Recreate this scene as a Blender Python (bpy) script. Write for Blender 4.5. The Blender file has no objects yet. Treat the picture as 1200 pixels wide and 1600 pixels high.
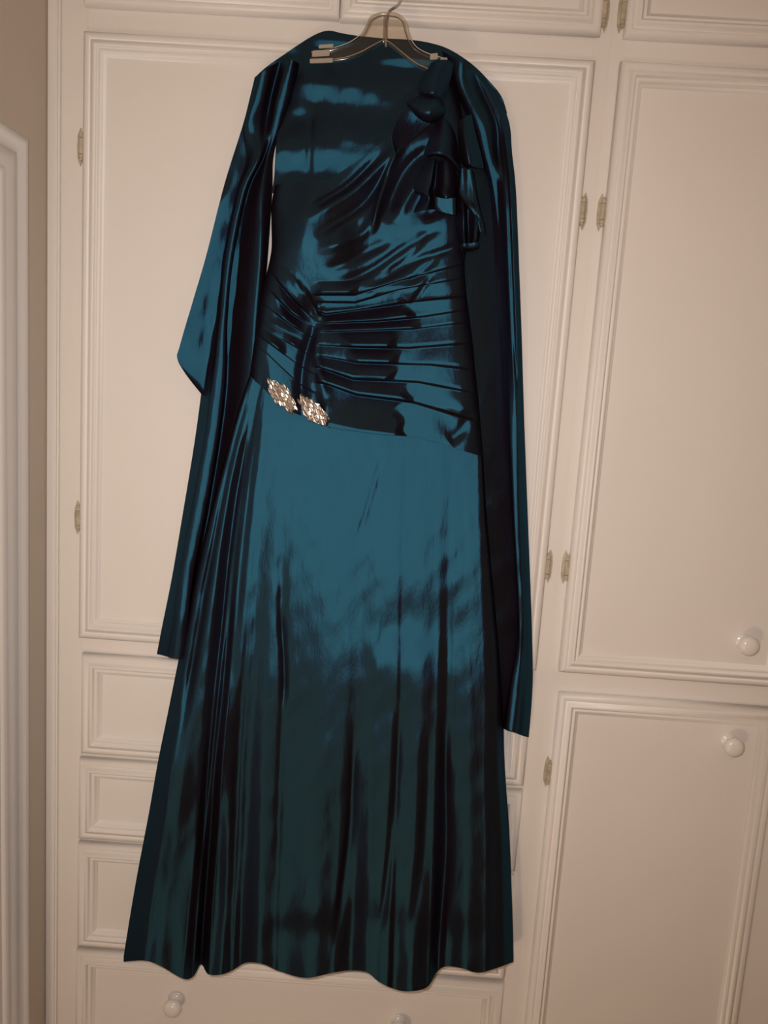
import bpy, bmesh, math, random
import numpy as np
from mathutils import Vector

random.seed(7); np.random.seed(7)
S = bpy.context.scene
C = S.collection

# ------------------------------------------------------------------ camera
FPX = 1220.0                      # focal length in pixels of the 1200x1600 frame
D = 1.35                          # camera distance from the cupboard face (y = 0)
ZC = 1.60                         # camera height
PITCH, ROLL, YAW = map(math.radians, (8.3606, -3.7561, -1.0509))
def _basis():
    cp, sp, cr, sr, cy, sy = (math.cos(PITCH), math.sin(PITCH), math.cos(ROLL), math.sin(ROLL), math.cos(YAW), math.sin(YAW))
    f = np.array([sy*cp, cy*cp, -sp]); rt = np.array([cy, -sy, 0.0]); dn = np.cross(f, rt)
    return cr*rt + sr*dn, -sr*rt + cr*dn, f
RT, DN, FW = _basis()
cam_data = bpy.data.cameras.new('camera'); cam = bpy.data.objects.new('camera', cam_data); C.objects.link(cam)
from mathutils import Matrix
cam.matrix_world = Matrix(((RT[0], -DN[0], -FW[0], 0), (RT[1], -DN[1], -FW[1], -D), (RT[2], -DN[2], -FW[2], ZC), (0, 0, 0, 1)))
cam_data.sensor_fit = 'HORIZONTAL'; cam_data.sensor_width = 36.0; cam_data.lens = 36.0*FPX/1200.0
cam_data.clip_start = 0.02
S.camera = cam

# ------------------------------------------------------------------ world, lights, exposure
w = bpy.data.worlds.new('world'); S.world = w; w.use_nodes = True
w.node_tree.nodes['Background'].inputs[0].default_value = (1.0, 0.80, 0.60, 1)
w.node_tree.nodes['Background'].inputs[1].default_value = 0.05
S.view_settings.view_transform = 'Standard'; S.view_settings.look = 'None'
S.view_settings.gamma = 1.0; S.view_settings.use_curve_mapping = False
S.view_settings.exposure = 0.0
def lamp(name, kind, loc, energy, color, size):
    l = bpy.data.lights.new(name, kind); o = bpy.data.objects.new(name, l); C.objects.link(o)
    o.location = loc; l.energy = energy; l.color = color
    if kind == 'POINT': l.shadow_soft_size = size
    return o
fl = lamp('phone_flash', 'SPOT', (-0.035, -D+0.01, ZC+0.03), 37.0, (1.0, 0.90, 0.845), 0.012)
fl.data.spot_size = math.radians(140); fl.data.spot_blend = 1.0; fl.data.shadow_soft_size = 0.012
fl.rotation_euler = (math.radians(90-10), 0, math.radians(5))
lamp('ceiling_bulb', 'POINT', (-0.35, -1.45, 2.40), 1.6, (1.0, 0.66, 0.40), 0.05)
lamp('ceiling_bulb', 'POINT', (0.75, -1.5, 2.36), 2.4, (1.0, 0.62, 0.36), 0.05)
lamp('table_lamp_bulb', 'POINT', (-0.46, -1.85, 0.42), 17.0, (1.0, 0.70, 0.46), 0.06)

# ------------------------------------------------------------------ helpers
def at(px, py, d):
    """world point seen at photo pixel (px,py), d metres in front of the cupboard face"""
    px = np.asarray(px, float); py = np.asarray(py, float); d = np.asarray(d, float)
    v = ((px-600)/FPX)[..., None]*RT + ((py-800)/FPX)[..., None]*DN + FW
    t = (D-d)/v[..., 1]
    return v*t[..., None] + np.array([0, -D, ZC])
def at1(px, py, d): return Vector(at(px, py, d))

def mat(name, color, rough=0.5, metallic=0.0, **kw):
    m = bpy.data.materials.new(name); m.use_nodes = True
    b = m.node_tree.nodes['Principled BSDF']
    b.inputs['Base Color'].default_value = (*color, 1); b.inputs['Roughness'].default_value = rough
    b.inputs['Metallic'].default_value = metallic
    for k, v in kw.items(): b.inputs[k.replace('_', ' ')].default_value = v
    return m
def painted(name, color, rough, var=0.04, scale=6.0, bump=0.0, bscale=300.0):
    m = mat(name, color, rough); nt = m.node_tree; b = nt.nodes['Principled BSDF']
    tc = nt.nodes.new('ShaderNodeTexCoord')
    n = nt.nodes.new('ShaderNodeTexNoise'); n.inputs['Scale'].default_value = scale; n.inputs['Detail'].default_value = 4
    nt.links.new(tc.outputs['Object'], n.inputs['Vector'])
    r = nt.nodes.new('ShaderNodeValToRGB')
    r.color_ramp.elements[0].position = 0.3; r.color_ramp.elements[1].position = 0.7
    r.color_ramp.elements[0].color = (*[c*(1-var) for c in color], 1); r.color_ramp.elements[1].color = (*[min(1, c*(1+var)) for c in color], 1)
    nt.links.new(n.outputs['Fac'], r.inputs['Fac']); nt.links.new(r.outputs['Color'], b.inputs['Base Color'])
    if bump:
        n2 = nt.nodes.new('ShaderNodeTexNoise'); n2.inputs['Scale'].default_value = bscale; n2.inputs['Detail'].default_value = 2
        nt.links.new(tc.outputs['Object'], n2.inputs['Vector'])
        bp = nt.nodes.new('ShaderNodeBump'); bp.inputs['Strength'].default_value = bump; bp.inputs['Distance'].default_value = 0.001
        nt.links.new(n2.outputs['Fac'], bp.inputs['Height']); nt.links.new(bp.outputs['Normal'], b.inputs['Normal'])
    return m

def taffeta(name, teal, blue, dark, bump=0.10):
    """shot taffeta: a tight teal sheen and a wider blue one over a nearly black weft"""
    m = bpy.data.materials.new(name); m.use_nodes = True; nt = m.node_tree; N = nt.nodes; N.clear(); Lk = nt.links.new
    out = N.new('ShaderNodeOutputMaterial')
    tc = N.new('ShaderNodeTexCoord')
    mp = N.new('ShaderNodeMapping'); mp.inputs['Scale'].default_value = (75, 75, 20); mp.inputs['Rotation'].default_value = (0, 0.35, 0)
    Lk(tc.outputs['Object'], mp.inputs['Vector'])
    n1 = N.new('ShaderNodeTexNoise'); n1.inputs['Scale'].default_value = 1.0; n1.inputs['Detail'].default_value = 5; n1.inputs['Roughness'].default_value = 0.6
    Lk(mp.outputs['Vector'], n1.inputs['Vector'])
    mp2 = N.new('ShaderNodeMapping'); mp2.inputs['Scale'].default_value = (60, 60, 900); Lk(tc.outputs['Object'], mp2.inputs['Vector'])
    n2 = N.new('ShaderNodeTexNoise'); n2.inputs['Scale'].default_value = 1.0; n2.inputs['Detail'].default_value = 1
    Lk(mp2.outputs['Vector'], n2.inputs['Vector'])
    b1 = N.new('ShaderNodeBump'); b1.inputs['Strength'].default_value = bump*4; b1.inputs['Distance'].default_value = 0.0022
    Lk(n1.outputs['Fac'], b1.inputs['Height'])
    b2 = N.new('ShaderNodeBump'); b2.inputs['Strength'].default_value = 0.25; b2.inputs['Distance'].default_value = 0.00012
    Lk(n2.outputs['Fac'], b2.inputs['Height']); Lk(b1.outputs['Normal'], b2.inputs['Normal'])
    def gloss(col, r):
        g = N.new('ShaderNodeBsdfAnisotropic'); g.distribution = 'BECKMANN'
        g.inputs['Color'].default_value = (*col, 1); g.inputs['Roughness'].default_value = r
        Lk(b2.outputs['Normal'], g.inputs['Normal']); return g
    def sheen(col, size, smooth):
        g = N.new('ShaderNodeBsdfToon'); g.component = 'GLOSSY'; g.inputs['Color'].default_value = (*col, 1)
        g.inputs['Size'].default_value = size; g.inputs['Smooth'].default_value = smooth
        Lk(b2.outputs['Normal'], g.inputs['Normal']); return g
    g0 = sheen(teal, 0.30, 0.13); g1 = sheen((0.0012, 0.0065, 0.024), 0.38, 0.15); g2 = gloss(blue, 0.70)
    a0 = N.new('ShaderNodeAddShader'); Lk(g0.outputs[0], a0.inputs[0]); Lk(g1.outputs[0], a0.inputs[1]); g1 = a0
    df = N.new('ShaderNodeBsdfDiffuse'); df.inputs['Color'].default_value = (*dark, 1); Lk(b2.outputs['Normal'], df.inputs['Normal'])
    a1 = N.new('ShaderNodeAddShader'); a2 = N.new('ShaderNodeAddShader')
    Lk(g1.outputs[0], a1.inputs[0]); Lk(g2.outputs[0], a1.inputs[1]); Lk(a1.outputs[0], a2.inputs[0]); Lk(df.outputs[0], a2.inputs[1])
    Lk(a2.outputs[0], out.inputs['Surface'])
    return m

M_WHITE = painted('cream_paint', (0.80, 0.765, 0.72), 0.42, 0.02, 3.0, 0.05, 120)
M_TAN = painted('tan_wall_paint', (0.59, 0.51, 0.425), 0.75, 0.03, 2.0, 0.12, 260)
M_TRIM = painted('white_trim_paint', (0.78, 0.76, 0.73), 0.40, 0.02, 4.0)
M_KNOB = mat('white_ceramic', (0.80, 0.765, 0.72), 0.22)
M_HINGE = painted('aged_hinge_brass', (0.47, 0.41, 0.31), 0.5, 0.22, 90.0)
M_FLOOR = painted('brown_carpet', (0.22, 0.16, 0.11), 0.9, 0.2, 60)
M_CEIL = painted('ceiling_white', (0.75, 0.72, 0.68), 0.8, 0.02)
M_TAFF = taffeta('teal_taffeta', (0.0078, 0.0550, 0.0790), (0.0008, 0.0024, 0.0030), (0.0100, 0.0058, 0.0085))
M_SHAWL = M_TAFF
M_STEEL = mat('polished_steel', (0.62, 0.60, 0.57), 0.22, 1.0)
M_STONE = mat('clear_rhinestone', (0.66, 0.58, 0.50), 0.16, 0.85)
M_SETTING = mat('silver_setting', (0.45, 0.40, 0.35), 0.35, 0.9)
def clear_plastic():
    m = bpy.data.materials.new('clear_plastic'); m.use_nodes = True; nt = m.node_tree; N = nt.nodes; N.clear()
    out = N.new('ShaderNodeOutputMaterial'); t = N.new('ShaderNodeBsdfTransparent'); t.inputs[0].default_value = (0.94, 0.91, 0.87, 1)
    g = N.new('ShaderNodeBsdfGlossy'); g.inputs['Color'].default_value = (0.9, 0.85, 0.8, 1); g.inputs['Roughness'].default_value = 0.12
    f = N.new('ShaderNodeFresnel'); f.inputs['IOR'].default_value = 1.5
    x = N.new('ShaderNodeMixShader'); L = nt.links.new
    L(f.outputs[0], x.inputs[0]); L(t.outputs[0], x.inputs[1]); L(g.outputs[0], x.inputs[2]); L(x.outputs[0], out.inputs['Surface'])
    return m
M_CLEAR = clear_plastic()
M_CAP = mat('lit_plastic_end', (0.50, 0.43, 0.36), 0.35, 0.0, Transmission_Weight=0.3)  # clear hanger ends; the light they catch is put into this tan colour

def link(name, me, m, parent=None, smooth=True):
    me.materials.append(m)
    if smooth:
        me.polygons.foreach_set('use_smooth', np.ones(len(me.polygons), bool))
    me.name = name
    o = bpy.data.objects.new(name, me); C.objects.link(o)
    if parent is not None: o.parent = parent
    return o
def empty(name, loc, label, cat, group=None):
    o = bpy.data.objects.new(name, None); C.objects.link(o); o.location = loc; o.empty_display_size = 0.05
    o['label'] = label; o['category'] = cat
    if group: o['group'] = group
    return o
def struct(o): o['kind'] = 'structure'; return o
def base_of(o):
    v = np.zeros(3); p = o
    while p is not None: v = v + np.array(p.location); p = p.parent
    return v

def from_grids(grids, close=(), offs=(0, 0, 0)):
    """grids: list of (nv,nu,3) world-vertex arrays -> one mesh"""
    vs, fs, n = [], [], 0
    for g in grids:
        nv, nu = g.shape[:2]
        idx = np.arange(nv*nu).reshape(nv, nu) + n
        vs.append(g.reshape(-1, 3)); n += nv*nu
        fs.append(np.stack([idx[:-1, :-1], idx[1:, :-1], idx[1:, 1:], idx[:-1, 1:]], -1).reshape(-1, 4))
    V = np.concatenate(vs) - np.array(offs); F = np.concatenate(fs)
    me = bpy.data.meshes.new('m')
    me.vertices.add(len(V)); me.vertices.foreach_set('co', V.astype(np.float32).ravel())
    me.loops.add(F.size); me.loops.foreach_set('vertex_index', F.astype(np.int32).ravel())
    me.polygons.add(len(F)); me.polygons.foreach_set('loop_start', np.arange(0, F.size, 4, dtype=np.int32))
    me.update(calc_edges=True); me.validate()
    return me

def catmull(P, n, k=None):
    """resample control points (m,dim) to n points along a Catmull-Rom curve (parameter = control index)"""
    P = np.asarray(P, float); m = len(P)
    if m == 1: return np.repeat(P, n, 0)
    t = np.linspace(0, m-1, n) if k is None else np.asarray(k, float)
    i = np.clip(np.floor(t).astype(int), 0, m-2); f = (t-i).reshape((-1,)+(1,)*(P.ndim-1))
    p0 = P[np.maximum(i-1, 0)]; p1 = P[i]; p2 = P[i+1]; p3 = P[np.minimum(i+2, m-1)]
    return 0.5*((2*p1) + (-p0+p2)*f + (2*p0-5*p1+4*p2-p3)*f*f + (-p0+3*p1-3*p2+p3)*f**3)
def arc(P, n):
    """same, evenly spaced by length"""
    Q = catmull(P, 400); s = np.r_[0, np.cumsum(np.linalg.norm(np.diff(Q[:, :2], axis=0), axis=1))]
    t = np.linspace(0, s[-1], n)
    return np.stack([np.interp(t, s, Q[:, k]) for k in range(Q.shape[1])], 1)
def loft(rows, nu, nv):
    """rows of (px,py,d) control points -> (nv,nu,3) smooth grid of (px,py,d)"""
    A = np.stack([catmull(r, nu) for r in rows])
    return catmull(A, nv)
def world(G): return at(G[..., 0], G[..., 1], G[..., 2])
def smoothstep(x): x = np.clip(x, 0, 1); return x*x*(3-2*x)
def cosinterp(x, xs, ys):
    xs = np.asarray(xs, float); ys = np.asarray(ys, float)
    i = np.clip(np.searchsorted(xs, x)-1, 0, len(xs)-2); f = np.clip((x-xs[i])/(xs[i+1]-xs[i]), 0, 1)
    return ys[i] + (ys[i+1]-ys[i])*smoothstep(f)

def stroke(PX, PY, pts, amp, wl, wr, taper=0.15):
    """height of a fold drawn along a polyline: amp on the line, falling off over wl pixels on its left
    (as one walks along it) and wr pixels on its right"""
    Q = arc(np.asarray(pts, float), 70); n = len(Q)
    H = np.zeros(PX.shape); W = max(wl, wr)*3.2
    m = (PX > Q[:, 0].min()-W) & (PX < Q[:, 0].max()+W) & (PY > Q[:, 1].min()-W) & (PY < Q[:, 1].max()+W)
    if not m.any(): return H
    x, y = PX[m], PY[m]
    best = np.full(x.shape, 1e9); sd = np.zeros(x.shape); tp = np.zeros(x.shape)
    for i in range(n-1):
        a = Q[i, :2]; b = Q[i+1, :2]; e = b-a; L2 = (e*e).sum()+1e-9
        t = np.clip(((x-a[0])*e[0]+(y-a[1])*e[1])/L2, 0, 1)
        dx = x-a[0]-t*e[0]; dy = y-a[1]-t*e[1]; d2 = dx*dx+dy*dy
        k = d2 < best; best = np.where(k, d2, best)
        sd = np.where(k, e[0]*dy-e[1]*dx, sd); tp = np.where(k, (i+t)/(n-1), tp)
    dist = np.sqrt(best); ww = np.where(sd > 0, wr, wl)
    tw = smoothstep(tp/taper)*smoothstep((1-tp)/taper) if taper > 0 else 1.0
    H[m] = amp*np.exp(-(dist/ww)**2)*tw
    return H
def tilt(PX, PY, cx, cy, wx, wy, ax, ay, rot=0.0):
    """a patch tilted by slope (ax,ay) (metres of depth per metre) that settles back outside (wx,wy) pixels"""
    c, s = math.cos(math.radians(rot)), math.sin(math.radians(rot))
    X = (PX-cx)*c+(PY-cy)*s; Y = -(PX-cx)*s+(PY-cy)*c
    return (ax*(PX-cx)+ay*(PY-cy))*0.0011*np.exp(-(X/wx)**2-(Y/wy)**2)
def crinkle(PX, PY, seed, n, amp, lo, hi, ang, spread):
    r = np.random.RandomState(seed); H = np.zeros(PX.shape)
    for _ in range(n):
        wl = r.uniform(lo, hi); a = math.radians(ang + r.normal()*spread); k = 2*math.pi/wl
        H += amp*(wl/hi)*np.sin(k*(math.cos(a)*PX+math.sin(a)*PY)+r.uniform(0, 6.28))
    return H/math.sqrt(n)
def coons(T, B, Lf, R):
    """pixel-space Coons patch; T,B (nu,2), L,R (nv,2)"""
    nu, nv = len(T), len(Lf); u = np.linspace(0, 1, nu)[None, :, None]; v = np.linspace(0, 1, nv)[:, None, None]
    P = (1-v)*T[None]+v*B[None]+(1-u)*Lf[:, None]+u*R[:, None]
    P -= (1-u)*(1-v)*T[0]+u*(1-v)*T[-1]+(1-u)*v*B[0]+u*v*B[-1]
    return P

# ------------------------------------------------------------------ room shell
def box_mesh(x0, x1, y0, y1, z0, z1, offs=(0, 0, 0), bevel=0.0):
    bm = bmesh.new()
    vs = [bm.verts.new((x-offs[0], y-offs[1], z-offs[2])) for x in (x0, x1) for y in (y0, y1) for z in (z0, z1)]
    for f in ((0, 1, 3, 2), (4, 6, 7, 5), (0, 4, 5, 1), (2, 3, 7, 6), (0, 2, 6, 4), (1, 5, 7, 3)):
        bm.faces.new([vs[i] for i in f])
    bmesh.ops.recalc_face_normals(bm, faces=bm.faces)
    if bevel: bmesh.ops.bevel(bm, geom=list(bm.edges), offset=bevel, segments=2, affect='EDGES')
    me = bpy.data.meshes.new('m'); bm.to_mesh(me); bm.free(); return me
XL, XR, YB, ZT = -0.618, 2.4, -3.6, 2.56
struct(link('floor', box_mesh(XL-0.1, XR+0.1, YB-0.1, 0.7, -0.1, 0.0), M_FLOOR, smooth=False))
struct(link('ceiling', box_mesh(XL-0.1, XR+0.1, YB-0.1, 0.7, ZT, ZT+0.1), M_CEIL, smooth=False))
struct(link('wall_left', box_mesh(XL-0.1, XL, YB-0.1, 0.7, 0.0, ZT), M_TAN, smooth=False))
struct(link('wall_right', box_mesh(XR, XR+0.1, YB-0.1, 0.7, 0.0, ZT), M_TAN, smooth=False))
struct(link('wall_back', box_mesh(XL, XR, YB-0.1, YB, 0.0, ZT), M_TAN, smooth=False))
struct(link('wall_front', box_mesh(0.781, XR, 0.003, 0.7, 0.0, ZT), M_TAN, smooth=False))

# door casing on the left wall: a moulded profile swept up, mitred over the opening and down again
def casing():
    def hit(px, py):
        v = ((px-600)/FPX)*RT+((py-800)/FPX)*DN+FW; t = XL/v[0]; return v*t+np.array([0, -D, ZC])
    e = hit(29, 700); y1 = e[1]; zt = hit(26, 214)[2]
    prof = [(0.0, 0.0), (0.0, 0.013), (0.003, 0.018), (0.009, 0.020), (0.015, 0.017), (0.018, 0.013), (0.028, 0.012), (0.032, 0.0145),
            (0.050, 0.0135), (0.056, 0.010), (0.060, 0.0115), (0.066, 0.0115), (0.070, 0.008), (0.070, 0.0)]
    def leg(edge_y, top_z, pts_out):
        return pts_out
    y2 = y1-0.95
    rows = []
    for q, h in prof:
        rows.append([(XL+h, y1-q, 0.0), (XL+h, y1-q, zt-q), (XL+h, y2+q, zt-q), (XL+h, y2+q, 0.0)])
    G = np.array(rows)
    me = from_grids([G]); o = struct(link('trim_1', me, M_TRIM, smooth=False))
    struct(link('door_1', box_mesh(XL-0.02, XL+0.004, y2+0.07, y1-0.07, 0.0, zt-0.07), M_TRIM, smooth=False))
casing()

# ------------------------------------------------------------------ built-in cupboard
cup = empty('built_in_cupboard', (0.1, 0, 0), 'cream painted built-in wall cupboard with panelled doors and drawers behind the hanging dress', 'cupboard')
CO = (0.1, 0, 0)
def zz(v): return v+ZC
# openings: (x0,x1,z0,z1) of the doors and drawers
DX0, DXM, DX1 = -0.558, -0.147, 0.264
RX0, RX1 = 0.306, 0.704
doors = [
    (DX0, DXM-0.001, zz(-0.463), zz(0.5505), [(-0.558, 0.375, -1), (-0.558, -0.245, -1)], None),
    (DXM+0.001, DX1, zz(-0.463), zz(0.5505), [(0.264, 0.322, 1), (0.264, -0.274, 1)], None),
    (RX0-0.002, RX1, zz(-0.4625), zz(0.552), [(0.304, 0.322, -1), (0.304, -0.274, -1)], (1163, 1004)),
    (RX0+0.003, RX1+0.002, zz(-1.34), zz(-0.501), [(0.309, -0.655, -1), (0.309, -1.22, -1)], (1140, 1160)),
    (DX0, DXM-0.001, zz(0.589), zz(0.90), [], None),
    (DXM+0.001, DX1+0.004, zz(0.587), zz(0.90), [(0.268, 0.625, 1)], (628, -34)),
    (RX0-0.001, RX1, zz(0.587), zz(0.90), [(0.305, 0.625, -1)], None),
]
drawers = [
    (DX0+0.006, DX1-0.003, zz(-0.683), zz(-0.4915), []),
    (DX0+0.003, DX1-0.003, zz(-0.8515), zz(-0.692), []),
    (DX0+0.002, DX1-0.003, zz(-1.073), zz(-0.8595), []),
    (DX0+0.000, DX1-0.003, zz(-1.30), zz(-1.081), [(274, 1563), (622, 1598)]),
]
def face_frame():
    """a slab with the joints of its boards as shallow steps: stiles and rails as separate boxes joined in one frame"""
    bm = bmesh.new()
    def add(x0, x1, z0, z1, y0=0.0, y1=0.02, b=0.0008):
        me = box_mesh(x0, x1, y0, y1, z0, z1, CO, b); bm.from_mesh(me); bpy.data.meshes.remove(me)
    xs = [(XL+0.001, DX0+0.004), (DX1-0.004, 0.2875), (0.2876, RX0+0.004), (RX1-0.004, 0.78)]
    for i, (a, b) in enumerate(xs): add(a, b, 0.0, ZT, -0.0004 if i == 1 else 0.0)
    add(XL+0.001, XL+0.0215, 0.0, ZT, -0.010, 0.0, 0.003)                      # scribe strip against the wall
    for a, b in ((DX0+0.004, DX1-0.004), (RX0+0.004, RX1-0.004)):
        add(a, b, zz(0.545), zz(0.595)); add(a, b, zz(0.89), ZT); add(a, b, 0.0, zz(-1.29))
    add(DX0+0.004, DX1-0.004, zz(-0.497), zz(-0.458)); add(RX0+0.004, RX1-0.004, zz(-0.507), zz(-0.457))
    for z in (-0.6875, -0.8555, -1.077): add(DX0+0.004, DX1-0.004, zz(z-0.012), zz(z+0.012))
    pass
    me = bpy.data.meshes.new('m'); bm.to_mesh(me); bm.free()
    link('face_frame', me, M_WHITE, cup, smooth=False)
    link('carcass', box_mesh(XL+0.001, 0.78, 0.02, 0.58, 0.0, ZT, CO), M_WHITE, cup, smooth=False)
face_frame()
# inset from the edge -> height in front of the face frame
PROF = [(0.0, 0.001), (0.0, 0.008), (0.0025, 0.0125), (0.006, 0.0145), (0.0105, 0.0145), (0.0125, 0.0125), (0.0145, 0.0135), (0.018, 0.0185),
        (0.0215, 0.0195), (0.0240, 0.0175), (0.0250, 0.0130), (0.0275, 0.0150), (0.0305, 0.0150), (0.0325, 0.0110), (0.0355, 0.0100), (0.0385, 0.0065)]
def ring_mesh(x0, x1, z0, z1, prof):
    rows = []
    for q, h in prof:
        a, b, c, d = x0+q, x1-q, z0+q, z1-q
        rows.append([(a, -h, c), (b, -h, c), (b, -h, d), (a, -h, d), (a, -h, c)])
    return from_grids([np.array(rows)], offs=CO)
def flat_shade_edges(o, ang=30):
    me = o.data; me.polygons.foreach_set('use_smooth', np.zeros(len(me.polygons), bool))
KNOB = [(0.0, 0.0), (0.0135, 0.0), (0.0140, 0.002), (0.0105, 0.004), (0.0072, 0.008), (0.0070, 0.012), (0.0105, 0.015), (0.0155, 0.0185),
        (0.0172, 0.0230), (0.0165, 0.0275), (0.0130, 0.0312), (0.0070, 0.0332), (0.0, 0.0338)]
def knob(px, py, h0, parent):
    p = at(px, py, h0+0.004); a = np.linspace(0, 2*math.pi, 29)
    K = catmull(KNOB, 40); K[:, 0] = np.maximum(K[:, 0], 0)
    G = np.stack([np.stack([p[0]+r*np.cos(a), np.full_like(a, -h0-t), p[2]+r*np.sin(a)], 1) for r, t in K])
    o = link('knob', from_grids([G], offs=CO), M_KNOB, parent)
    return o
def hinge(x, z, sgn, parent):
    """small surface hinge: finial-tipped leaf on the frame and a knuckle barrel against the door edge"""
    bm = bmesh.new()
    out = [(0, -0.021), (0.004, -0.024), (0.0065, -0.030), (0.009, -0.024), (0.011, -0.018), (0.012, 0), (0.011, 0.018), (0.009, 0.024), (0.0065, 0.030), (0.004, 0.024), (0, 0.021)]
    fr = [bm.verts.new((x+sgn*p-CO[0], -0.0026, z+zz_)) for p, zz_ in out]
    bk = [bm.verts.new((x+sgn*p-CO[0], 0.0, z+zz_)) for p, zz_ in out]
    bm.faces.new(fr); n = len(out)
    for i in range(n): bm.faces.new([fr[i], fr[(i+1) % n], bk[(i+1) % n], bk[i]])
    def barrel(z0, z1, r):
        c = 10
        r0 = [bm.verts.new((x+sgn*0.0035+r*math.cos(6.283*i/c)-CO[0], -0.006+r*math.sin(6.283*i/c), z+z0)) for i in range(c)]
        r1 = [bm.verts.new((v.co.x, v.co.y, z+z1)) for v in r0]
        for i in range(c): bm.faces.new([r0[i], r0[(i+1) % c], r1[(i+1) % c], r1[i]])
        bm.faces.new(r1); bm.faces.new(r0[::-1])
    barrel(-0.0125, 0.0125, 0.0046); barrel(0.0132, 0.0185, 0.0044); barrel(-0.0185, -0.0132, 0.0044); barrel(0.0185, 0.0225, 0.0028); barrel(-0.0225, -0.0185, 0.0028)
    bmesh.ops.recalc_face_normals(bm, faces=bm.faces)
    me = bpy.data.meshes.new('m'); bm.to_mesh(me); bm.free()
    o = link('hinge', me, M_HINGE, parent, smooth=False); o['label'] = 'small aged brass surface hinge with pointed tips'
    return o
def panel_front(kind, x0, x1, z0, z1):
    o = link(kind, ring_mesh(x0, x1, z0, z1, PROF[:6]), M_WHITE, cup, smooth=False)
    link('moulding', ring_mesh(x0, x1, z0, z1, PROF[5:]), M_WHITE, o, smooth=False)
    q = 0.0380
    link('panel', box_mesh(x0+q, x1-q, -0.0070, 0.002, z0+q, z1-q, CO), M_WHITE, o, smooth=False)
    return o
for x0, x1, z0, z1, hs, kb in doors:
    o = panel_front('door', x0, x1, z0, z1)
    for hx, hz, sg in hs: hinge(hx, zz(hz), sg, o)
    if kb: knob(*kb, 0.0070 if kb[1] > 0 else 0.0070, o)
for x0, x1, z0, z1, ks in drawers:
    o = panel_front('drawer', x0, x1, z0, z1)
    for k in ks: knob(*k, 0.0070, o)

# ------------------------------------------------------------------ dress
dress_base = at1(540, 1520, 0.06); dress_base.z -= 0.0
dress = empty('dress', dress_base, 'long teal taffeta one-shoulder gown with pleated bodice, hung on the clear hanger', 'dress')
DO = tuple(dress_base)

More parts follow.
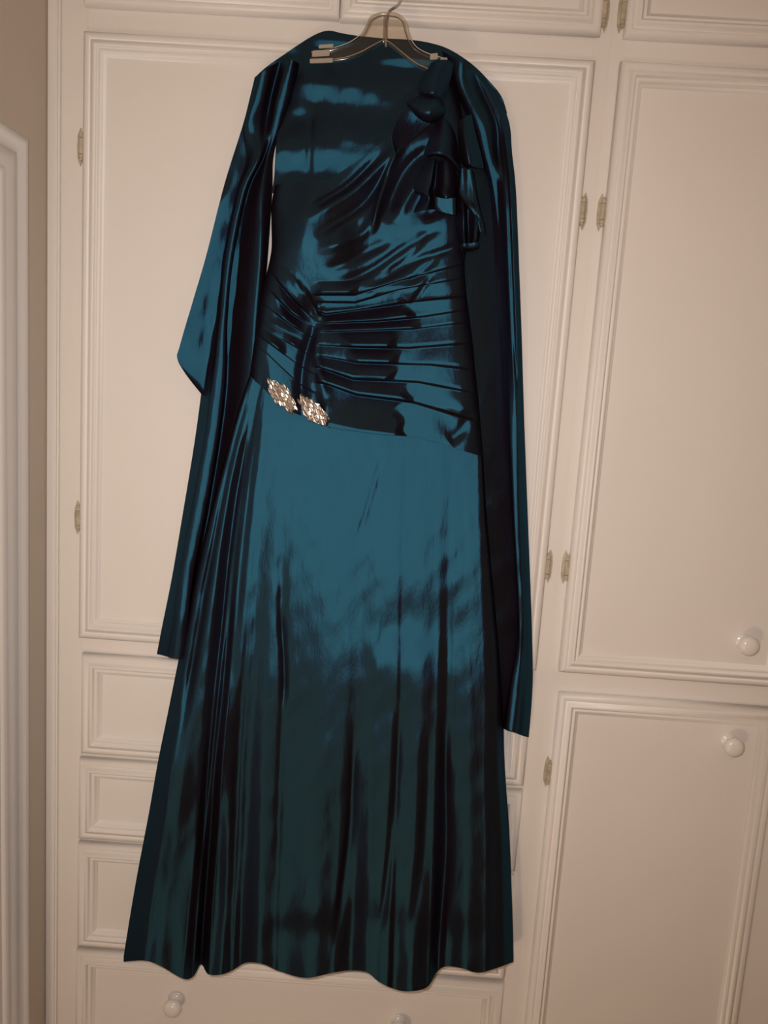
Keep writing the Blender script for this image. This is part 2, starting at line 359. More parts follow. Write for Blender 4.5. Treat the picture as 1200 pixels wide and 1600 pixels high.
# --- skirt
def make_skirt():
    pairs = [(390, 586, 193, 1503), (393, 589, 225, 1501), (396, 592, 250, 1509), (399, 596, 285, 1529), (403, 599, 302, 1526), (407, 602, 314, 1507), (411, 606, 325, 1522),
             (417, 612, 345, 1523), (424, 620, 364, 1516), (436, 632, 385, 1504), (452, 641, 410, 1506), (474, 650, 437, 1518), (520, 667, 478, 1528), (556, 672, 520, 1520), (580, 676, 549, 1516),
             (604, 679, 573, 1519), (622, 680, 592, 1534), (640, 681, 618, 1546), (664, 686, 642, 1549), (690, 692, 668, 1542), (705, 697, 682, 1520), (716, 701, 697, 1510), (730, 705, 722, 1513), (742, 709, 747, 1520), (749, 711, 775, 1513), (755, 713, 802, 1503)]
    P = np.array(pairs, float); nu, nv = 620, 420
    k = np.interp(np.linspace(193, 802, nu), P[:, 2], np.arange(len(P)))
    K = catmull(P, nu, k); T = K[:, :2]; B = K[:, 2:]
    Lf = arc([(390, 586), (372, 640), (350, 720), (329, 800), (310, 880), (294, 960), (279, 1035), (262, 1120), (246, 1200), (232, 1280), (215, 1370), (203, 1440), (193, 1503)], nv)
    R = arc([(755, 713), (760, 800), (769, 900), (778, 1000), (785, 1100), (788, 1200), (795, 1300), (799, 1400), (802, 1503)], nv)
    G = coons(T, B, Lf, R); PX, PY = G[..., 0], G[..., 1]
    u = np.linspace(0, 1, nu)[None]; v = np.linspace(0, 1, nv)[:, None]
    hx = K[:, 2][None]
    hem = cosinterp(hx, [193, 228, 250, 285, 301, 314, 327, 345, 362, 375, 405, 428, 437, 487, 520, 547, 575, 605, 614, 642, 668, 684, 697, 730, 757, 785, 802],
                    [.000, .050, .060, .050, .026, -.010, .040, .048, .032, .022, .044, .038, .041, .058, .050, .035, .055, .066, .060, .074, .056, .022, .032, .050, .046, .024, .000])
    grow = 0.03+0.97*np.clip(v, 0, 1)**2.0
    side = np.clip(1-np.abs(2*u-1)**40, 0, 1)
    d = 0.050 + 0.030*side*(1-0.25*v) + 0.012*v + hem*grow*1.0
    # gathers fanning out of the brooch end of the seam
    gf = [((392, 592), (372, 660), (352, 740), (333, 840), (318, 930), (300, 1040), (280, 1160)), ((398, 598), (384, 690), (368, 780), (355, 880), (345, 980), (333, 1090), (322, 1250), (314, 1420)),
          ((402, 600), (396, 700), (385, 800), (376, 900), (368, 1000))]
    for g, a in zip(gf, (-0.012, -0.014, -0.004)): d = d + stroke(PX, PY, g, a, 8, 9, 0.2)
    for g, a, wl, wr in (
            ([(386, 600), (366, 670), (345, 760), (328, 850), (312, 930)], 0.006, 6, 6),
            ([(441, 800), (440, 850), (440, 940), (445, 1040), (441, 1140), (435, 1300), (433, 1430)], -0.0028, 9, 6),
            ([(437, 940), (444, 1050), (443, 1110)], -0.004, 5, 5),
            ([(600, 700), (575, 790), (555, 850)], -0.0012, 5, 4),
            ([(553, 1120), (550, 1200), (545, 1300), (530, 1420), (520, 1500)], -0.007, 8, 5),
            ([(622, 1080), (620, 1180), (613, 1290), (602, 1400), (590, 1480)], -0.006, 7, 6),
            ([(668, 1120), (667, 1230), (660, 1330), (648, 1420), (640, 1500)], -0.006, 9, 9),
            ([(695, 1120), (697, 1230), (698, 1330), (690, 1440), (684, 1500)], -0.010, 9, 7),
            ([(380, 1010), (374, 1100), (368, 1200), (366, 1320), (366, 1440)], -0.006, 9, 9),
            ([(720, 720), (727, 850), (735, 1000), (745, 1150)], -0.0005, 6, 6),
            ([(620, 960), (590, 1010), (560, 1070)], -0.002, 14, 14)):
        d = d + stroke(PX, PY, g, a, wl, wr, 0.25)
    d += tilt(PX, PY, 262, 1330, 30, 150, -0.25, -0.22) + tilt(PX, PY, 343, 1280, 18, 150, -0.25, -0.22)
    d += crinkle(PX, PY, 3, 9, 0.0010, 60, 190, 20, 35) + crinkle(PX, PY, 4, 10, 0.00035, 16, 46, 35, 25)
    d += tilt(PX, PY, 470, 690, 90, 40, 0, -0.08)
    # dark crumpled patch above the hem, sagging folds
    d += tilt(PX, PY, 480, 1440, 60, 36, 0.0, -0.25) + tilt(PX, PY, 690, 1440, 60, 40, 0, -0.2) + tilt(PX, PY, 590, 1420, 40, 40, 0.1, -0.2)
    d += tilt(PX, PY, 640, 1010, 70, 60, -0.06, 0.14)
    d = np.maximum(d, 0.040)
    # side seams roll back to the rear layer
    F = world(np.dstack([PX, PY, d]))
    back = world(np.dstack([PX[:, ::6], np.minimum(PY, PY)[:, ::6], np.full(PX[:, ::6].shape, 0.040)]))
    # keep the rear hem a little higher than the front one
    vv = np.linspace(0, 1, nv)[:, None]
    back[..., 2] += 0.012*vv
    sideL = np.stack([F[:, 0], back[:, 0]], 1)[:, ::1]; sideR = np.stack([F[:, -1], back[:, -1]], 1)
    return link('skirt', from_grids([F, back[:, ::-1], sideL[:, ::-1], sideR], offs=DO), M_TAFF, dress)
make_skirt()

# --- bodice
def bodice_depth(PX, PY, u, v):
    edge = np.clip(1-np.abs(2*u-1)**np.where(u > 0.5, 16, 22), 0, 1)
    d = 0.055 + 0.034*edge**0.8
    # bust and waist
    d = d + 0.030*np.exp(-((PX-500)/75)**2-((PY-385)/85)**2)*(1-0.7*smoothstep((PY-425)/90)) + 0.012*np.exp(-((PX-690)/95)**2-((PY-370)/85)**2)
    d = d - 0.006*np.exp(-((PY-500)/50)**2)
    d = d + 0.010*np.exp(-((PX-425)/40)**2-((PY-520)/70)**2)
    return d
def pleat_family(PX, PY, curves, wins, x0, x1, lo, hi, fade=25, sharp=0.84, cap=1.9, wobble=1.0):
    """overlapping pleats: each curve is the lower lip of one pleat; the cloth rises evenly towards the lip, then turns
    under.  wins: for each pleat the stretch (pixels) where it stands out most"""
    cs = [np.array(c, float) for c in curves]
    ys = np.stack([np.interp(PX, c[:, 0], c[:, 1]) for c in cs])            # n,nv,nu
    n = len(cs); H = np.zeros(PX.shape)
    for i in range(n-1):
        s = (PY-ys[i])/np.maximum(ys[i+1]-ys[i], 1e-3); m = (s >= 0) & (s < 1)
        prof = np.where(s < sharp, np.clip(s/(sharp-0.12), 0, 1), 1-smoothstep((s-sharp)/(1-sharp)))
        a, b = wins[min(i, len(wins)-1)]
        wob = wobble*(3*np.sin(PY*0.07+i*2.1)+2.5*np.sin(PY*0.19+i*1.3+PX*0.05))
        amp = lo+(hi-lo)*smoothstep((PX+wob-a+9)/18)*smoothstep((b+9-PX-wob*1.3)/18)
        H = np.where(m, prof*amp*np.minimum(cap, (ys[i+1]-ys[i])/22), H)
    return H*smoothstep((PX-x0)/fade)*smoothstep((x1-PX)/fade)
def make_bodice():
    nu, nv = 520, 620
    T = arc([(430, 289), (455, 285), (483, 283), (510, 281), (540, 264), (575, 239), (605, 213), (628, 186), (648, 150), (666, 112), (676, 97), (700, 96)], nu)
    B = arc([(390, 587), (402, 598), (415, 610), (440, 634), (474, 651), (520, 668), (560, 674), (590, 678), (640, 682), (682, 691), (720, 703), (755, 714)], nu)
    Lf = arc([(430, 289), (424, 320), (424, 350), (424, 390), (416, 430), (406, 475), (399, 520), (394, 555), (390, 587)], nv)
    R = arc([(700, 96), (716, 150), (728, 220), (734, 300), (731, 360), (726, 410), (729, 460), (737, 520), (743, 580), (749, 640), (755, 714)], nv)
    G = coons(T, B, Lf, R); PX, PY = G[..., 0], G[..., 1]
    u = np.linspace(0, 1, nu)[None]*np.ones((nv, 1)); v = np.linspace(0, 1, nv)[:, None]*np.ones((1, nu))
    d = bodice_depth(PX, PY, u, v)
    right = [[(480, 440), (560, 438), (640, 410), (735, 385)], [(485, 462), (555, 462), (625, 440), (735, 412)], [(490, 473), (555, 474), (625, 453), (695, 441), (740, 432)],
             [(492, 485), (509, 492), (590, 481), (660, 471), (720, 466), (745, 464)], [(495, 503), (509, 506), (590, 503), (660, 497), (716, 488), (745, 486)],
             [(497, 520), (646, 515), (716, 507), (745, 505)], [(488, 540), (554, 544), (639, 546), (719, 540), (748, 540)], [(494, 556), (558, 568), (672, 572), (727, 579), (750, 583)],
             [(498, 575), (551, 594), (653, 599), (738, 616), (755, 619)], [(505, 600), (558, 619), (642, 630), (745, 661), (758, 665)], [(508, 682), (558, 690), (642, 700), (745, 730), (760, 734)]]
    d += pleat_family(PX, PY, right, [(495, 556), (500, 585), (500, 622), (503, 640), (512, 652), (536, 612), (552, 622), (489, 610), (502, 634), (507, 626)], 484, 770, 0.0030, 0.0125, 20, 0.84)
    left = [[(395, 395), (425, 401), (457, 425), (485, 470), (500, 480)], [(395, 420), (425, 430), (457, 470), (490, 500)], [(395, 450), (420, 455), (457, 492), (490, 512)],
            [(395, 475), (415, 480), (455, 510), (490, 530)], [(395, 496), (409, 504), (470, 530), (490, 542)], [(390, 505), (409, 513), (470, 548), (490, 560)],
            [(388, 520), (411, 530), (466, 572), (490, 586)], [(386, 540), (413, 550), (466, 601), (490, 615)], [(384, 600), (413, 622), (466, 663), (490, 676)]]
    d += pleat_family(PX, PY, left, [(432, 480), (432, 474), (434, 468), (300, 310), (448, 466), (414, 440), (300, 310), (416, 464)], 394, 502, 0.0020, 0.0120, 18, 0.84, 1.0, 0.0)
    # gathered knot valley in front and the fold hanging from it
    for pts, a, wl, wr in (
            ([(455, 425), (475, 460), (496, 492), (505, 505)], 0.006, 6, 8),
            ([(472, 445), (490, 480), (500, 500)], 0.004, 4, 4),
            ([(497, 495), (487, 525), (476, 560), (471, 600), (476, 640)], -0.012, 9, 8),
            ([(503, 500), (494, 540), (500, 590), (512, 650)], 0.006, 9, 7),
            # long diagonal draped folds running up to the shoulder
            ([(478, 346), (515, 322), (550, 300), (585, 268), (612, 240), (640, 205)], 0.009, 7, 10),
            ([(470, 330), (510, 312), (545, 290), (575, 262), (600, 235)], -0.006, 7, 6),
            ([(486, 372), (530, 345), (566, 320), (590, 290), (612, 258)], -0.008, 9, 8),
            ([(485, 392), (530, 381), (570, 362), (592, 320), (606, 280), (620, 247)], 0.007, 8, 9),
            ([(580, 378), (590, 320), (601, 280), (620, 240), (640, 215)], 0.007, 4, 6),
            ([(602, 352), (612, 310), (632, 270), (655, 245), (690, 222)], -0.010, 11, 11),
            ([(618, 350), (632, 318), (650, 290), (672, 268), (700, 250)], 0.008, 9, 10),
            ([(655, 345), (690, 322), (715, 300), (730, 285)], -0.005, 9, 9),
            ([(500, 425), (540, 410), (580, 390), (620, 372)], -0.006, 10, 9),
            ([(520, 448), (575, 425), (620, 395), (660, 370), (700, 352)], -0.005, 8, 7),
            ([(560, 455), (610, 430), (655, 405), (700, 390), (728, 372)], -0.004, 7, 6),
            ([(610, 372), (640, 368), (668, 362)], -0.0012, 6, 7),
            ([(600, 430), (640, 400), (670, 360)], -0.003, 6, 6),
            ([(630, 450), (660, 425), (690, 395)], -0.003, 6, 6),
            ([(640, 480), (665, 445), (680, 425)], -0.003, 5, 5)):
        d += stroke(PX, PY, pts, a, wl, wr, 0.25)
    d += tilt(PX, PY, 448, 350, 34, 75, 0.75, 0.1, 20)          # flank of the bust turning away
    d += tilt(PX, PY, 545, 380, 30, 36, -0.55, 0.1, 0)
    d += tilt(PX, PY, 560, 468, 110, 22, 0.0, -0.75, -6)        # under the bust
    d += tilt(PX, PY, 575, 590, 50, 60, -0.15, -0.30)
    d += stroke(PX, PY, [(735, 640), (722, 672), (700, 690)], -0.005, 10, 10)
    d += tilt(PX, PY, 715, 650, 25, 25, 0.3, -0.35)
    d += crinkle(PX, PY, 8, 10, 0.0007, 30, 90, 70, 30)
    d -= 0.018*smoothstep((230-PY)/130)                          # the strap lies back on the hanger
    F = world(np.dstack([PX, PY, d]))
    bk = world(np.dstack([PX[::4, ::6], PY[::4, ::6], np.full(PX[::4, ::6].shape, 0.040)]))
    FL = np.stack([F[:, 0], world(np.dstack([PX[:, :1], PY[:, :1], np.full((nv, 1), 0.040)]))[:, 0]], 1)
    FR = np.stack([F[:, -1], world(np.dstack([PX[:, -1:], PY[:, -1:], np.full((nv, 1), 0.040)]))[:, 0]], 1)
    return link('bodice', from_grids([F, bk[:, ::-1], FL[:, ::-1], FR], offs=DO), M_TAFF, dress)
make_bodice()

# --- ruffle cascading from the shoulder
def make_ruffle():
    def piece(rows, name, parent, nu=60, nv=40, m=M_TAFF):
        G = world(loft(rows, nu, nv)); o = link(name, from_grids([G], offs=DO), m, parent)
        s = o.modifiers.new('solidify', 'SOLIDIFY'); s.thickness = 0.0008; s.offset = -1
        return o
    z = lambda L: [(560+.225*a, 60+.225*b, c) for a, b, c in L]
    # shoulder knot
    o = piece([z([(520, 170, .085), (560, 150, .098), (620, 150, .100), (660, 175, .085)]), z([(470, 230, .090), (540, 215, .112), (610, 220, .106), (650, 250, .090)]),
               z([(430, 300, .095), (520, 300, .120), (590, 310, .112), (630, 320, .092)]), z([(415, 360, .100), (500, 370, .126), (570, 370, .118), (620, 370, .095)]),
               z([(425, 400, .100), (500, 405, .120), (560, 410, .118), (600, 420, .098)])], 'ruffle', dress)
    F = lambda rows, **k: piece([z(r) for r in rows], 'flounce', o, **k)
    # round dark lobe
    F([[(430, 390, .105), (500, 395, .115), (550, 405, .118), (590, 450, .105)], [(380, 420, .110), (470, 440, .132), (540, 450, .136), (600, 480, .112)],
       [(335, 445, .108), (430, 500, .138), (520, 520, .140), (602, 510, .110)], [(360, 500, .104), (440, 560, .124), (520, 570, .128), (592, 540, .106)], [(390, 535, .098), (450, 575, .106), (520, 588, .108), (575, 560, .100)]])
    # left dark fall with a clean edge
    F([[(420, 420, .105), (470, 470, .110), (540, 560, .105)], [(320, 500, .112), (390, 560, .106), (470, 620, .096)], [(250, 610, .116), (300, 650, .104), (380, 700, .092)], [(232, 700, .112), (262, 740, .100), (330, 760, .090)], [(262, 818, .106), (280, 815, .096), (310, 800, .088)]])
    # centre fall with a light rolled rim
    F([[(560, 540, .108), (600, 560, .116), (640, 600, .108), (670, 660, .100)], [(520, 620, .116), (590, 640, .134), (650, 680, .126), (690, 740, .108)],
       [(480, 720, .122), (570, 730, .148), (640, 760, .140), (705, 840, .112)], [(455, 800, .124), (560, 785, .158), (650, 830, .148), (715, 910, .112)], [(480, 812, .122), (560, 800, .160), (650, 845, .150), (726, 945, .108)], [(485, 822, .112), (555, 815, .146), (640, 860, .136), (712, 950, .102)]])
    # hanging tubes under the rim
    F([[(480, 820, .100), (530, 830, .124), (545, 850, .104), (600, 850, .130), (650, 860, .124), (690, 900, .100)], [(400, 980, .102), (500, 990, .126), (535, 1000, .104), (600, 1000, .134), (660, 1000, .126), (700, 1010, .100)],
       [(385, 1060, .100), (480, 1065, .128), (525, 1060, .104), (590, 1060, .140), (660, 1060, .128), (692, 1070, .100)], [(430, 1100, .098), (490, 1115, .130), (530, 1110, .110), (600, 1110, .144), (655, 1105, .132), (684, 1110, .102)],
       [(370, 1210, .094), (470, 1190, .118), (535, 1190, .098), (600, 1215, .122), (655, 1230, .112), (682, 1225, .092)]], nu=110)
    # turned-up hems catching the light, and the pale rolled rim of the centre fall
    F([[(524, 1096, .118), (534, 1098, .143), (600, 1112, .146), (672, 1104, .144), (684, 1096, .112)], [(524, 1150, .116), (534, 1158, .140), (600, 1170, .143), (672, 1172, .141), (684, 1166, .110)], [(526, 1180, .114), (540, 1190, .137), (610, 1214, .140), (672, 1228, .138), (682, 1226, .108)]])
    F([[(712, 1418, .110), (722, 1424, .126), (770, 1424, .126), (826, 1412, .126), (836, 1408, .104)], [(712, 1436, .108), (724, 1444, .124), (772, 1446, .124), (828, 1434, .124), (838, 1428, .102)], [(716, 1450, .106), (730, 1456, .122), (776, 1458, .122), (828, 1448, .122), (836, 1442, .100)]])
    F([[(470, 802, .140), (520, 788, .160), (580, 788, .164), (640, 820, .156), (690, 876, .136), (724, 940, .114)], [(470, 816, .140), (520, 803, .160), (580, 804, .164), (636, 836, .156), (682, 890, .136), (718, 952, .114)]], nu=80, nv=12)
    # dark leaf to the right
    F([[(690, 580, .104), (740, 540, .110), (785, 525, .100)], [(690, 660, .108), (745, 680, .130), (815, 660, .104)], [(700, 780, .110), (760, 780, .136), (850, 790, .104)], [(712, 860, .108), (780, 880, .132), (866, 860, .100)], [(735, 890, .104), (800, 900, .118), (872, 905, .096)]])
    # blue fold falling to a point
    F([[(700, 930, .112), (712, 900, .146), (755, 905, .144), (785, 912, .140), (800, 930, .100)], [(692, 1000, .112), (705, 1000, .138), (760, 1010, .138), (805, 1030, .134), (818, 1040, .096)], [(690, 1085, .106), (702, 1090, .128), (770, 1110, .128), (822, 1130, .124), (838, 1140, .094)],
       [(735, 1150, .100), (748, 1160, .118), (800, 1180, .118), (842, 1210, .114), (856, 1230, .092)], [(795, 1220, .098), (808, 1235, .112), (838, 1255, .112), (866, 1285, .106), (878, 1305, .090)], [(828, 1330, .098), (842, 1345, .108), (860, 1350, .108), (874, 1360, .100), (884, 1364, .094)]])
    # lower dark folds
    F([[(670, 1090, .098), (720, 1110, .120), (760, 1180, .104), (820, 1220, .114), (850, 1250, .096)], [(672, 1220, .098), (730, 1230, .128), (760, 1260, .102), (815, 1300, .120), (850, 1310, .095)],
       [(680, 1330, .096), (730, 1320, .126), (765, 1350, .102), (810, 1390, .122), (838, 1390, .094)], [(700, 1400, .094), (735, 1430, .126), (765, 1430, .104), (800, 1420, .124), (835, 1410, .094)], [(712, 1470, .088), (740, 1482, .104), (768, 1480, .092), (800, 1474, .104), (834, 1460, .086)]], nu=100)
    F([[(690, 1290, .086), (700, 1310, .096), (720, 1330, .086)], [(695, 1420, .086), (712, 1440, .098), (730, 1450, .086)], [(715, 1490, .084), (728, 1500, .092), (738, 1490, .084)], [(732, 1530, .082), (736, 1535, .086), (740, 1530, .082)]])
make_ruffle()

# --- brooch of rhinestones sewn on the hip
def make_brooch():
    z = lambda a, b: (390+.125*a, 570+.125*b)
    polys = [[(190, 140), (300, 160), (370, 205), (430, 245), (490, 270), (530, 360), (570, 430), (610, 500), (620, 600), (530, 600), (450, 565), (345, 500), (290, 430), (225, 360), (210, 260)],
             [(590, 370), (700, 375), (770, 415), (830, 460), (885, 470), (940, 570), (1000, 620), (1040, 790), (950, 790), (860, 765), (755, 715), (645, 630), (615, 520)]]
    DB = 0.106
    bm = bmesh.new()
    for P in polys:
        c = np.mean(P, 0)
        fr, bk = [], []
        for a, b in P:
            q = c+(np.array([a, b])-c)*0.82
            fr.append(bm.verts.new(Vector(at(*z(*q), DB))-Vector(DO))); bk.append(bm.verts.new(Vector(at(*z(*q), DB-0.012))-Vector(DO)))
        bm.faces.new(fr); n = len(P)
        for i in range(n): bm.faces.new([fr[i], fr[(i+1) % n], bk[(i+1) % n], bk[i]])
    bmesh.ops.recalc_face_normals(bm, faces=bm.faces)
    me = bpy.data.meshes.new('m'); bm.to_mesh(me); bm.free()
    br = link('brooch', me, M_SETTING, dress, smooth=False); br['label'] = 'sparkling silver brooch of two rhinestone clusters'
    # one marquise stone, shared
    bm = bmesh.new(); n = 10
    o_ = [(math.cos(t)*1.0*abs(math.cos(t))**0.15, math.sin(t)*0.5) for t in [2*math.pi*i/n for i in range(n)]]
    g = [bm.verts.new((a*.0066, 0.0, b*.0050)) for a, b in o_]
    tb = [bm.verts.new((a*.0034, -0.0028, b*.0022)) for a, b in o_]
    bm.faces.new(tb)
    for i in range(n): bm.faces.new([g[i], g[(i+1) % n], tb[(i+1) % n], tb[i]])
    bmesh.ops.recalc_face_normals(bm, faces=bm.faces)
    sm = bpy.data.meshes.new('rhinestone'); bm.to_mesh(sm); bm.free(); sm.materials.append(M_STONE)
    def inside(p, P):
        r = False; j = len(P)-1
        for i in range(len(P)):
            if (P[i][1] > p[1]) != (P[j][1] > p[1]) and p[0] < (P[j][0]-P[i][0])*(p[1]-P[i][1])/(P[j][1]-P[i][1])+P[i][0]: r = not r
            j = i
        return r
    rnd = random.Random(5); ang = math.radians(62)
    ax = np.array([math.cos(ang), math.sin(ang)]); ay = np.array([-ax[1], ax[0]])
    for P in polys:
        c = np.mean(P, 0)
        for i in range(-9, 10):
            for j in range(-12, 13):
                q = c+ax*(i+0.5*(j % 2))*74+ay*j*37+np.array([rnd.uniform(-6, 6), rnd.uniform(-6, 6)])
                if not inside(q, P) or not inside(c+(q-c)*1.10, P): continue
                o = bpy.data.objects.new('rhinestone', sm); C.objects.link(o); o.parent = br
                o.location = Vector(at(*z(*q), DB+0.0006+rnd.uniform(0, .0012)))-Vector(DO)
                o.rotation_euler = (rnd.uniform(-.22, .22), ang+rnd.uniform(-.2, .2), rnd.uniform(-.22, .22))
make_brooch()

# ------------------------------------------------------------------ shawl
shawl_base = at1(560, 300, 0.035)
def make_shawl():
    grids = []
    # middle, hanging behind the hanger, over the shoulders at the top
    nu, nv = 240, 240
    T = arc([(397, 122), (417, 104), (444, 85), (485, 58), (511, 48), (535, 52), (560, 56), (601, 60), (639, 62), (672, 67), (702, 77), (736, 99), (762, 124), (783, 150), (792, 176)], nu)
    Bq = arc([(424, 300), (470, 330), (560, 330), (660, 320), (705, 324), (742, 320)], nu)
    Lf = arc([(397, 122), (436, 150), (436, 190), (432, 215), (430, 250), (428, 280), (424, 300)], nv)
    R = arc([(792, 176), (780, 220), (758, 270), (742, 320)], nv)
    G = coons(T, Bq, Lf, R); PX, PY = G[..., 0], G[..., 1]
    v = np.linspace(0, 1, nv)[:, None]
    d = 0.0235 + 0.030*smoothstep(v*0.9)*(1-smoothstep((PX-670)/70)) + 0*PX
    for c in ((488, 145, 40, 26, -0.05, -0.30), (468, 178, 20, 22, -0.05, -0.28), (545, 150, 35, 24, 0, -0.20), (500, 252, 60, 32, 0.0, -0.28), (440, 250, 30, 32, 0.0, -0.2), (640, 98, 45, 14, 0, -0.35), (560, 195, 80, 26, 0, 0.25), (520, 70, 30, 12, 0, -0.3), (725, 120, 12, 40, -0.3, -0.2)):
        d += tilt(PX, PY, *c)
    d += stroke(PX, PY, [(487, 170), (484, 220), (483, 280)], -0.002, 5, 5, 0.2) + crinkle(PX, PY, 21, 12, 0.0013, 20, 80, 50, 45)
    d = np.maximum(d, 0.021)
    grids.append(world(np.dstack([PX, PY, d])))
    # left tail, front length: cross-sections at a row of heights (left edge ... inner edge)
    Lrows = [
        [(398, 121, .030), (405, 116, .062), (422, 104, .062), (438, 96, .044), (450, 92, .066), (460, 95, .066), (468, 100, .030)],
        [(391, 150, .028), (396, 150, .056), (412, 150, .054), (424, 150, .032), (434, 150, .056), (450, 150, .054), (457, 150, .028)],
        [(380, 195, .028), (386, 195, .052), (404, 195, .047), (416, 195, .032), (426, 195, .044), (437, 195, .042), (440, 195, .028)],
        [(366, 245, .028), (386, 245, .038), (398, 245, .058), (408, 245, .056), (412, 245, .034), (418, 245, .038), (427, 245, .030)],
        [(354, 300, .030), (368, 300, .040), (375, 300, .060), (384, 300, .058), (388, 300, .032), (408, 300, .052), (425, 300, .032)],
        [(338, 400, .030), (349, 400, .042), (354, 400, .064), (364, 400, .061), (369, 400, .030), (404, 400, .060), (418, 400, .040)],
        [(326, 500, .030), (339, 500, .042), (344, 500, .064), (354, 500, .061), (359, 500, .030), (396, 500, .060), (410, 500, .040)],
        [(316, 600, .028), (328, 600, .050), (334, 600, .066), (350, 600, .061), (355, 600, .030), (388, 600, .056), (402, 600, .038)],
        [(304, 690, .028), (317, 690, .050), (322, 690, .066), (339, 690, .061), (344, 690, .032), (362, 690, .048), (386, 690, .036)],
        [(286, 800, .028), (297, 800, .050), (302, 800, .066), (320, 800, .061), (325, 800, .032), (340, 800, .040), (366, 800, .042)],
        [(269, 900, .028), (278, 900, .050), (284, 900, .071), (301, 900, .065), (306, 900, .032), (320, 900, .038), (346, 900, .040)],
        [(253, 980, .028), (267, 980, .050), (275, 980, .079), (292, 980, .073), (299, 980, .034), (312, 980, .036), (332, 980, .036)],
        [(245, 1022, .028), (259, 1025, .046), (268, 1028, .078), (286, 1031, .073), (294, 1033, .036), (306, 1036, .034), (322, 1040, .032)],
    ]
    GL = loft(Lrows, 120, 400); PX, PY = GL[..., 0], GL[..., 1]
    GL[..., 2] += crinkle(PX, PY, 31, 8, 0.0009, 40, 120, 75, 25)
    grids.append(world(GL))
    # left tail, the layer behind whose corner swings out
    Brows = [
        [(392, 150, .024), (408, 150, .028), (430, 150, .026)], [(378, 200, .036), (395, 200, .032), (420, 200, .026)], [(350, 290, .046), (366, 290, .043), (405, 290, .024)],
        [(322, 400, .050), (342, 400, .044), (395, 400, .024)], [(300, 475, .052), (325, 475, .045), (388, 475, .024)], [(281, 540, .052), (314, 545, .042), (380, 545, .024)],
        [(277, 560, .050), (310, 575, .039), (372, 590, .024)], [(290, 584, .046), (316, 598, .034), (366, 612, .024)], [(316, 617, .038), (330, 622, .030), (360, 630, .024)]]
    GB = loft(Brows, 90, 220); PX, PY = GB[..., 0], GB[..., 1]
    GB[..., 2] += stroke(PX, PY, [(340, 400), (330, 450), (320, 540), (318, 580)], -0.0022, 10, 8, 0.3) + crinkle(PX, PY, 33, 10, 0.0022, 30, 100, 40, 40)
    GB[..., 2] = np.maximum(GB[..., 2], .0225)
    grids.append(world(GB))
    # right tail: front fold
    Rrows = [
        [(690, 80, .036), (706, 88, .062), (722, 100, .070), (738, 112, .046), (748, 118, .036), (758, 124, .026)],
        [(706, 130, .040), (716, 130, .062), (731, 132, .062), (748, 136, .040), (766, 140, .040), (776, 146, .026)],
        [(730, 190, .036), (741, 190, .062), (759, 190, .064), (772, 190, .044), (787, 190, .046), (795, 190, .026)],
        [(748, 240, .034), (754, 240, .054), (768, 240, .056), (778, 240, .040), (795, 240, .052), (800, 240, .026)],
        [(765, 300, .034), (771, 300, .044), (778, 300, .046), (787, 300, .056), (800, 300, .060), (806, 300, .026)],
        [(774, 420, .034), (781, 420, .040), (787, 420, .048), (793, 420, .062), (805, 420, .064), (811, 420, .026)],
        [(783, 530, .034), (788, 530, .040), (793, 530, .050), (798, 530, .064), (809, 530, .066), (815, 530, .026)],
        [(791, 660, .040), (794, 660, .050), (797, 660, .062), (807, 660, .066), (813, 660, .048), (819, 660, .024)],
        [(800, 820, .040), (802, 820, .052), (804, 820, .062), (812, 820, .062), (818, 820, .042), (825, 820, .022)],
        [(808, 980, .040), (810, 980, .052), (812, 980, .060), (819, 980, .059), (825, 980, .038), (831, 980, .022)],
        [(796, 1070, .044), (799, 1070, .066), (812, 1070, .069), (819, 1070, .048), (825, 1070, .036), (832, 1070, .022)],
        [(784, 1137, .040), (791, 1140, .080), (806, 1145, .083), (813, 1148, .048), (818, 1150, .036), (826, 1152, .022)],
    ]
    for q in Rrows: q.insert(4, tuple(0.5*(a+b)+(0.0006 if k == 2 else 0) for k, (a, b) in enumerate(zip(q[3], q[4]))))
    GR = loft(Rrows, 110, 400); PX, PY = GR[..., 0], GR[..., 1]
    GR[..., 2] += crinkle(PX, PY, 41, 8, 0.0007, 40, 120, 85, 20)
    grids.append(world(GR))
    # right tail: the flat length behind it
    Qrows = [
        [(700, 120, .026), (722, 120, .034), (745, 124, .024)], [(712, 200, .050), (735, 200, .044), (780, 200, .024)], [(716, 300, .056), (738, 300, .048), (790, 300, .024)],
        [(718, 400, .054), (748, 400, .044), (796, 400, .024)], [(724, 530, .056), (754, 530, .046), (800, 530, .026)], [(735, 700, .056), (768, 700, .044), (806, 700, .028)],
        [(745, 850, .056), (780, 850, .042), (812, 850, .028)], [(755, 1000, .056), (790, 1000, .042), (818, 1000, .028)], [(765, 1080, .054), (795, 1080, .040), (816, 1080, .030)], [(772, 1134, .040), (790, 1139, .034), (812, 1146, .026)]]
    GQ = loft(Qrows, 90, 260); PX, PY = GQ[..., 0], GQ[..., 1]
    for c in ((778, 775, 20, 20, 0, 0.3), (780, 880, 22, 22, 0, 0.3), (785, 960, 20, 22, 0, 0.3)): GQ[..., 2] += tilt(PX, PY, *c)
    GQ[..., 2] += crinkle(PX, PY, 43, 8, 0.0006, 30, 90, 60, 40)
    grids.append(world(GQ))
    o = link('shawl', from_grids(grids, offs=tuple(shawl_base)), M_SHAWL)
    o.location = shawl_base
    o['label'] = 'matching teal taffeta shawl draped over the hanger with two long tails'; o['category'] = 'shawl'
    s = o.modifiers.new('solidify', 'SOLIDIFY'); s.thickness = 0.0009; s.offset = -1
make_shawl()

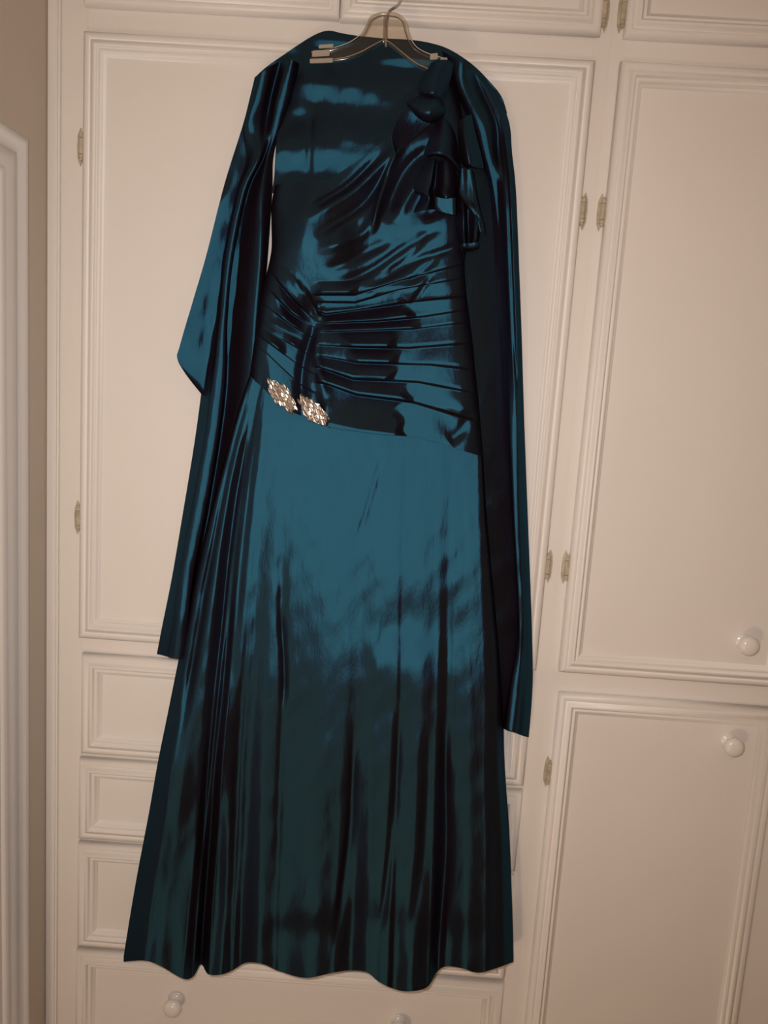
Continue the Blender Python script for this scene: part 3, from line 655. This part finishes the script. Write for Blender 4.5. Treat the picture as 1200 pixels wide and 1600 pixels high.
# ------------------------------------------------------------------ hanger
hb = at1(602, 70, 0.055)
hanger = empty('coat_hanger', hb, 'clear plastic coat hanger with a thin metal hook above the dress', 'hanger')
HO = np.array(hb)
def tube(pts, r, n=10, closed=False):
    P = np.array(pts, float); m = len(P)
    t = np.gradient(P, axis=0); t /= np.linalg.norm(t, axis=1)[:, None]
    ref = np.array([0, 1.0, 0]); rows = []
    rr = np.broadcast_to(r, (m,))
    for i in range(m):
        a = np.cross(t[i], ref); na = np.linalg.norm(a)
        if na < 1e-3: a = np.cross(t[i], [1.0, 0, 0]); na = np.linalg.norm(a)
        a /= na; b = np.cross(t[i], a); th = np.linspace(0, 2*math.pi, n+1)
        rows.append(P[i]+rr[i]*(np.cos(th)[:, None]*a+np.sin(th)[:, None]*b))
    return np.array(rows)
def make_hanger():
    d0 = 0.066
    def wire(px, n=60, d=d0): return at(*arc(px, n).T, d)
    # hook, over the knob of the small door above
    hk = [(603, 74), (603, 40), (605, 26), (609, 16), (621, 8), (628, -4), (634, -14), (648, -28), (647, -46), (636, -57), (622, -58), (611, -48), (610, -40)]
    dep = np.interp(np.linspace(0, 1, 90), [0, 0.35, 0.6, 1], [d0, d0, 0.026, 0.026])
    q = arc(hk, 90); P = at(q[:, 0], q[:, 1], dep)
    link('hook', from_grids([tube(P, 0.0016, 10)], offs=HO), M_STEEL, hanger)
    # moulded clear body: thin web between two thick rims
    up = [(487, 84), (520, 78), (548, 68), (566, 54), (573, 42), (580, 29), (592, 23), (603, 22), (620, 24), (630, 32), (635, 48), (640, 62), (650, 76), (668, 86), (698, 95)]
    lo = [(485, 97), (510, 96), (540, 92), (565, 83), (585, 72), (597, 66), (603, 66), (612, 71), (630, 86), (648, 100), (660, 106), (674, 111), (690, 112)]
    U = arc(up, 120); Lq = arc(lo, 120)
    web = []
    for k in (d0+0.0012, d0-0.0012):
        G = np.stack([U*(1-t)+Lq*t for t in np.linspace(0, 1, 12)]); web.append(at(G[..., 0], G[..., 1], np.full(G.shape[:2], k)))
    rim = np.array([[0, 0.0]])
    link('body', from_grids([web[0], web[1][:, ::-1]], offs=HO), M_CLEAR, hanger)
    for pts in (up, lo):
        link('rim', from_grids([tube(wire(pts, 110), 0.0030, 10)], offs=HO), M_CLEAR, hanger)
    # central rib and arm end blocks
    link('rib', from_grids([tube(wire([(602, 24), (601, 45), (600, 68)], 14), 0.0024, 10)], offs=HO), M_CLEAR, hanger)
    bm = bmesh.new()
    def block(x0, x1, y0, y1, dd, h=0.006):
        c = [Vector(at(x, y, dd+e))-Vector(HO) for e in (0, h) for x, y in ((x0, y0), (x1, y0-1.5), (x1, y1-1.5), (x0, y1))]
        vs = [bm.verts.new(p) for p in c]
        fs = [bm.faces.new([vs[i] for i in f]) for f in ((0, 1, 2, 3), (7, 6, 5, 4), (0, 4, 5, 1), (1, 5, 6, 2), (2, 6, 7, 3), (3, 7, 4, 0))]
    for b in ((498, 521, 70, 76), (488, 515, 79, 89), (484, 520, 92, 99)): block(*b, d0-0.003)
    bmesh.ops.recalc_face_normals(bm, faces=bm.faces); bmesh.ops.bevel(bm, geom=list(bm.edges), offset=0.0008, segments=2, affect='EDGES')
    me = bpy.data.meshes.new('m'); bm.to_mesh(me); bm.free()
    o = link('arm_end', me, M_CAP, hanger, smooth=False); o['label'] = 'notched clear end of the left arm, its caught light painted in'
    bm = bmesh.new()
    for b in ((688, 699, 91, 97), (672, 684, 84, 94)): block(*b, d0+0.001)
    bmesh.ops.recalc_face_normals(bm, faces=bm.faces); bmesh.ops.bevel(bm, geom=list(bm.edges), offset=0.0008, segments=2, affect='EDGES')
    me = bpy.data.meshes.new('m'); bm.to_mesh(me); bm.free()
    o = link('arm_end', me, M_CAP, hanger, smooth=False); o['label'] = 'notched clear end of the right arm, its caught light painted in'
make_hanger()
